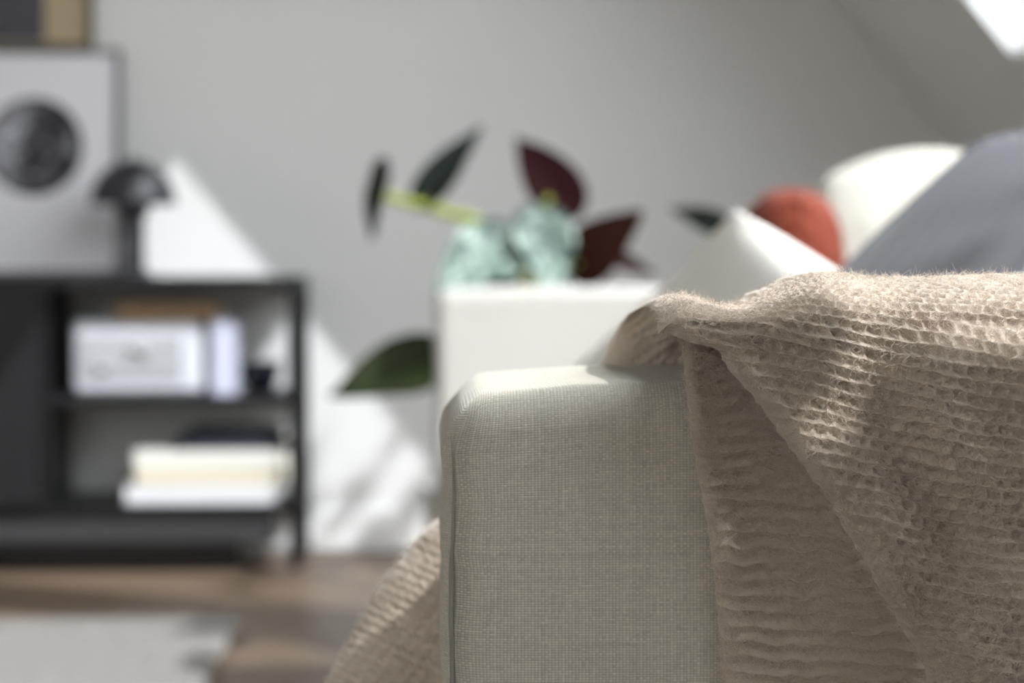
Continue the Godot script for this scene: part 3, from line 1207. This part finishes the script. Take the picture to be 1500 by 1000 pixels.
	book("magazine", "dark navy magazine lying on the pale books of the lower stack", Vector3(cx + 0.06, f + 0.112, -4.405), Vector3(0.235, 0.020, 0.18), M.navy_cover, 2.0, "magazines in the console", "magazine")
	book("magazine", "dark navy magazine topmost of the console's lower stack", Vector3(cx + 0.075, f + 0.132, -4.405), Vector3(0.21, 0.022, 0.17), M.navy_cover, -3.0, "magazines in the console", "magazine")


func build_pictures() -> void:
	var tr := P(176, 72, 4.53)
	var wid := 0.400
	var hgt := (tr.y - CON_TOP) + 0.002
	var o := thing("framed_print", "thin grey-framed print of a dark moon on white, leaning on the wall behind the lamp", "picture", Vector3(tr.x - wid / 2, CON_TOP, -4.520))
	o.rotation_degrees.x = -3.2
	var f := 0.012
	put("frame", join([[rbox(Vector3(f, hgt, 0.018), 0.002, 1), T(Vector3(-wid / 2 + f / 2, hgt / 2, 0))], [rbox(Vector3(f, hgt, 0.018), 0.002, 1), T(Vector3(wid / 2 - f / 2, hgt / 2, 0))], [rbox(Vector3(wid - 2 * f, f, 0.018), 0.002, 1), T(Vector3(0, f / 2, 0))], [rbox(Vector3(wid - 2 * f, f, 0.018), 0.002, 1), T(Vector3(0, hgt - f / 2, 0))]]), M.grey_frame, o)
	var q := QuadMesh.new()
	q.size = Vector2(wid - 2 * f, hgt - 2 * f)
	put("print", q, M.poster_print, o, T(Vector3(0, hgt / 2, 0.002)))
	put("backing", box(Vector3(wid - 2 * f, hgt - 2 * f, 0.006)), M.grey_frame, o, T(Vector3(0, hgt / 2, -0.003)))

	var br := P(137, 74, 4.56)
	wid = 0.50
	hgt = 0.70
	o = thing("framed_picture", "brown-framed picture with slate and tan fields hanging above the moon print", "picture", Vector3(br.x - wid / 2, br.y, -4.560))
	f = 0.014
	put("frame", join([[rbox(Vector3(f, hgt, 0.02), 0.002, 1), T(Vector3(-wid / 2 + f / 2, hgt / 2, 0))], [rbox(Vector3(f, hgt, 0.02), 0.002, 1), T(Vector3(wid / 2 - f / 2, hgt / 2, 0))], [rbox(Vector3(wid - 2 * f, f, 0.02), 0.002, 1), T(Vector3(0, f / 2, 0))], [rbox(Vector3(wid - 2 * f, f, 0.02), 0.002, 1), T(Vector3(0, hgt - f / 2, 0))]]), M.brown_frame, o)
	put("mat_board", box(Vector3(wid - 2 * f, hgt - 2 * f, 0.006)), M.tan_mat, o, T(Vector3(0, hgt / 2, -0.002)))
	put("print", box(Vector3(wid - 2 * f - 0.185, hgt - 2 * f - 0.01, 0.002)), M.slate_print, o, T(Vector3(0, hgt / 2, 0.002)))


# ---------------------------------------------------------------- plant
# a leaf from base to tip; cup bends its halves up, droop bends the tip down along the normal
func leaf(base: Vector3, tip: Vector3, width: float, nrm: Vector3, cup := 0.25, droop := 0.15, lobes := 0.2) -> ArrayMesh:
	var ax := tip - base
	var L := ax.length()
	ax = ax.normalized()
	nrm = (nrm - ax * nrm.dot(ax)).normalized()
	var sx := ax.cross(nrm)
	var nu := 15
	var nv := 24
	var st := SurfaceTool.new()
	st.begin(Mesh.PRIMITIVE_TRIANGLES)
	for face in [1.0, -1.0]:
		var v := PackedVector3Array()
		var uv := PackedVector2Array()
		for j in nv + 1:
			var t := float(j) / nv
			var wide := width / 2 * pow(sin(PI * pow(t, 0.62)), 0.85) * (1.0 - 0.25 * t)
			for i in nu + 1:
				var s := (2.0 * i / nu - 1.0)
				var along := t * L - lobes * L * absf(s) * (1.0 - t) * (1.0 - t)
				var up := cup * absf(s) * wide - droop * L * t * t + 0.006 * sin(s * 9.0 + t * 8.0) * absf(s) * width / 0.08 * 0.4
				v.append(base + ax * along + sx * (s * wide * face) + nrm * (up + face * 0.0006))
				uv.append(Vector2(s * 0.5 + 0.5, t))
		st.append_from(grid(v, uv, nu + 1, nv + 1), 0, Transform3D.IDENTITY)
	return st.commit()


const SHADE_LEAVES := [  # leaves set along the sun's path to shape the shade on the arm
	[0.532, 1.212, 0.390, 1.231, 0.00, 0.108],
	[0.585, 1.130, 0.395, 1.150, 0.03, 0.125],
	[0.590, 1.050, 0.420, 1.060, -0.02, 0.120],
	[0.640, 1.080, 0.567, 1.243, 0.02, 0.066],
	[0.590, 1.060, 0.548, 1.212, -0.02, 0.085],
	[0.700, 1.090, 0.598, 1.206, -0.03, 0.080],
	[0.560, 1.070, 0.690, 1.130, 0.05, 0.110],
	[0.560, 1.000, 0.700, 1.040, 0.00, 0.110],
	[0.650, 1.080, 0.800, 1.110, 0.02, 0.110],
	[0.640, 0.960, 0.800, 1.010, -0.03, 0.120],
	[0.620, 0.900, 0.450, 0.950, 0.02, 0.120],
	[0.640, 0.760, 0.780, 0.840, 0.02, 0.110],
	[0.630, 0.700, 0.500, 0.790, -0.02, 0.110],
]


func build_plant() -> void:
	var D := 3.30
	var pc := Vector3(P(745, 420, D).x, 0, -3.32)
	var o := thing("potted_plant", "leafy house plant with wine-dark and silver-mint leaves in a pot behind the far sofa arm", "plant", pc)
	var pot := [Vector2(0.0005, 0), Vector2(0.10, 0), Vector2(0.115, 0.02), Vector2(0.14, 0.27), Vector2(0.146, 0.28), Vector2(0.138, 0.285), Vector2(0.128, 0.26), Vector2(0.0005, 0.255)]
	put("pot", lathe(pot, 48), M.pot_glaze, o)
	put("soil", lathe([Vector2(0.0005, 0.262), Vector2(0.128, 0.260), Vector2(0.128, 0.250), Vector2(0.0005, 0.25)], 32), M.soil, o)
	var crown := pc + Vector3(0, 0.26, 0)
	# [base px, tip px, base depth, tip depth, width m, normal, material, cup, droop, lobes]
	var list := [
		[Vector2(562, 245), Vector2(545, 350), 3.26, 3.26, 0.12, Vector3(-1.0, 0.15, 0.32), "dark_leaf", 0.15, 0.0, 0.15],
		[Vector2(622, 292), Vector2(704, 178), 3.25, 3.34, 0.075, Vector3(-0.5, 0.2, 0.9), "dark_leaf", 0.25, 0.05, 0.15],
		[Vector2(832, 298), Vector2(752, 196), 3.22, 3.30, 0.095, Vector3(0.2, -0.3, 1.0), "wine_leaf", 0.2, 0.08, 0.2],
		[Vector2(852, 385), Vector2(938, 308), 3.18, 3.12, 0.100, Vector3(-0.3, 0.1, 1.0), "brown_leaf", 0.2, 0.08, 0.25],
		[Vector2(885, 372), Vector2(962, 400), 3.22, 3.20, 0.034, Vector3(0.0, 0.5, 1.0), "brown_leaf", 0.2, 0.08, 0.1],
		[Vector2(1062, 332), Vector2(982, 304), 3.30, 3.28, 0.045, Vector3(0.0, 0.1, 1.0), "dark_leaf", 0.2, 0.05, 0.1],
		[Vector2(645, 520), Vector2(482, 580), 3.20, 3.16, 0.120, Vector3(-0.3, 0.5, 0.9), "green_leaf", 0.15, 0.0, 0.1],
		[Vector2(745, 352), Vector2(640, 425), 3.16, 3.06, 0.130, Vector3(-0.15, 0.45, 1.0), "mint_leaf", 0.15, 0.10, 0.2],
		[Vector2(792, 322), Vector2(815, 440), 3.16, 3.06, 0.105, Vector3(0.2, 0.25, 1.0), "mint_leaf", 0.2, 0.10, 0.2],
		[Vector2(735, 372), Vector2(725, 450), 3.18, 3.12, 0.080, Vector3(0.0, 0.3, 1.0), "green_leaf", 0.2, 0.10, 0.2],
	]
	var stems := [
		[Vector2(715, 345), Vector2(655, 312), Vector2(560, 287), 3.24, 0.0080],
		[Vector2(720, 370), Vector2(690, 330), Vector2(622, 292), 3.26, 0.0050],
		[Vector2(772, 360), Vector2(785, 325), Vector2(806, 288), 3.23, 0.0075],
		[Vector2(780, 420), Vector2(815, 405), Vector2(852, 385), 3.22, 0.0050],
		[Vector2(800, 425), Vector2(845, 398), Vector2(885, 378), 3.24, 0.0050],
		[Vector2(900, 520), Vector2(960, 470), Vector2(1062, 330), 3.32, 0.0060],
		[Vector2(720, 500), Vector2(690, 490), Vector2(645, 520), 3.24, 0.0060],
		[Vector2(738, 400), Vector2(744, 370), Vector2(745, 352), 3.22, 0.0050],
		[Vector2(770, 400), Vector2(782, 360), Vector2(792, 322), 3.22, 0.0050],
		[Vector2(738, 420), Vector2(736, 400), Vector2(735, 372), 3.24, 0.0050],
	]
	var k := 0
	for e in list:
		var b := P(e[0].x, e[0].y, e[2])
		var t := P(e[1].x, e[1].y, e[3])
		var lf := part("leaf", leaf(b, t, e[4], e[5], e[7], e[8], e[9]), M[e[6]], o)
		if e[6] == "mint_leaf":
			lf.set_meta("label", "silver-mint leaf with dark green mottling")
		elif e[6] in ["wine_leaf", "brown_leaf"]:
			lf.set_meta("label", "wine-dark leaf underside")
		var s = stems[k]
		var d: float = s[3]
		var pts := curve([crown + Vector3(rng.randf_range(-0.04, 0.04), -0.01, rng.randf_range(-0.04, 0.04)), P(lerpf(742, s[0].x, 0.7), 520, d + 0.04), P(s[0].x, s[0].y, d), P(s[1].x, s[1].y, d), b if k != 0 and k != 2 else P(s[2].x, s[2].y, d)], 28)
		var rad := []
		for q in pts.size():
			rad.append(lerpf(s[4] * 1.15, s[4] * 0.8, float(q) / pts.size()))
		part("stem", tube(pts, rad, 10), M.stem, o)
		k += 1


# added out of view right of the camera; its leaves shade arm and throw
func build_shade_plant() -> void:
	var o := thing("added_shade_plant", "tall dark-green potted plant added out of view to shade the near sofa arm", "plant", Vector3(0.64, 0, -0.10))
	put("pot", lathe([Vector2(0.0005, 0), Vector2(0.11, 0), Vector2(0.125, 0.02), Vector2(0.155, 0.30), Vector2(0.160, 0.31), Vector2(0.150, 0.315), Vector2(0.142, 0.28), Vector2(0.0005, 0.275)], 48), M.pot_glaze, o)
	put("soil", lathe([Vector2(0.0005, 0.285), Vector2(0.141, 0.282), Vector2(0.141, 0.27), Vector2(0.0005, 0.27)], 32), M.soil, o)
	var trunk := curve([Vector3(0, 0.27, 0), Vector3(0.015, 0.55, 0.01), Vector3(0.0, 0.85, -0.01), Vector3(0.01, 1.12, 0.0), Vector3(0.03, 1.24, 0.02)], 30)
	put("trunk", tube(trunk, [0.011], 12), M.leg_wood, o)
	# base x, base y, tip x, tip y (at z = -0.12), shift along the light, width
	for e in SHADE_LEAVES:
		var ray: Vector3 = SUN_TRAVEL / SUN_TRAVEL.z
		var b: Vector3 = Vector3(e[0], e[1], -0.12) + ray * e[4]
		var t: Vector3 = Vector3(e[2], e[3], -0.12) + ray * (e[4] + 0.02)
		var n := -SUN_TRAVEL.normalized() + Vector3(0.1, 0.1, 0.0)
		part("leaf", leaf(b, t, e[5], n, 0.12, 0.05, 0.05), M.shade_plant_leaf, o)
		var join_y := clampf(b.y - 0.07, 0.5, 1.24)
		var root := o.position + Vector3(0.01, join_y, 0.0)
		part("stem", tube(curve([root, root.lerp(b, 0.5) - Vector3(0, 0.015, 0), b.lerp(t, 0.03)], 10), [0.004], 8), M.stem, o)


# added, unseen, outside the roof window nearest the gable; its twigs dapple the sun
func build_added_tree() -> void:
	var r := RandomNumberGenerator.new()
	r.seed = 23
	var ray: Vector3 = SUN_TRAVEL / SUN_TRAVEL.z
	var o := thing("added_tree", "slender small-leaved trunk and branches added unseen outside the roof windows to break up the sun", "added_tree", Vector3(2.45, -3.0, -2.1))
	var top := Vector3(2.2, 2.5, -2.1)
	part("trunk", tube(curve([o.position, Vector3(2.5, -0.8, -2.15), Vector3(2.38, 1.2, -2.05), top, Vector3(2.0, 3.2, -2.0)], 30), [0.06, 0.06, 0.055, 0.055, 0.05, 0.05, 0.05, 0.045, 0.045, 0.04, 0.04, 0.035, 0.035, 0.03, 0.03, 0.025, 0.02, 0.02, 0.015, 0.012, 0.01], 12), M.leg_wood, o)
	var kinds := []
	for k in 3:
		kinds.append(leaf(Vector3.ZERO, Vector3(0.10 + 0.02 * k, 0, 0), 0.065 + 0.01 * k, Vector3.UP, 0.15, 0.1, 0.1))
	for k in 9:
		var q := 0.18 + 0.075 * k
		var z0 := r.randf_range(-3.65, -2.9)
		var a := slope_point(q - 0.1, 0, z0 + 0.2) + ray * 1.25
		var b := slope_point(q, 0, z0 - 0.15) + ray * 1.15
		var c := slope_point(q + r.randf_range(-0.05, 0.08), 0, z0 - 0.45) + ray * 1.1
		var path := curve([top.lerp(Vector3(2.38, 1.2, -2.05), r.randf() * 0.9), a, b, c], 24)
		part("branch", tube(path, [0.012, 0.010, 0.008, 0.006, 0.005], 8), M.leg_wood, o)
		for e in 8:
			var at: Vector3 = path[9 + e * 2 - (e % 2)]
			var bs := Basis.from_euler(Vector3(r.randf_range(-0.9, 0.5), r.randf() * TAU, r.randf_range(-0.6, 0.6)))
			part("leaf", kinds[e % 3], M.green_leaf, o, Transform3D(bs, at))


func build_rug() -> void:
	var c := P(347, 914, 3.62)
	var x0 := -2.3
	var z1 := -1.9
	var sx := c.x - x0
	var sz := z1 - c.z
	var wv := func(p: Vector3) -> Vector3:
		p.y += 0.0015 * na.get_noise_2d(p.x * 25.0, p.z * 25.0)
		return p
	var o := thing("rug", "pale grey-beige wool rug on the wooden floor in front of the console", "rug", Vector3(x0 + sx / 2, 0, c.z + sz / 2))
	put("pile", rbox(Vector3(sx, 0.014, sz), 0.005, 2, 60, wv), M.rug_wool, o, T(Vector3(0, 0.0075, 0)))
	put("binding", join([[rbox(Vector3(sx + 0.008, 0.010, 0.008), 0.003, 2), T(Vector3(0, 0.005, sz / 2))], [rbox(Vector3(sx + 0.008, 0.010, 0.008), 0.003, 2), T(Vector3(0, 0.005, -sz / 2))], [rbox(Vector3(0.008, 0.010, sz), 0.003, 2), T(Vector3(sx / 2, 0.005, 0))], [rbox(Vector3(0.008, 0.010, sz), 0.003, 2), T(Vector3(-sx / 2, 0.005, 0))]]), M.rug_wool, o)
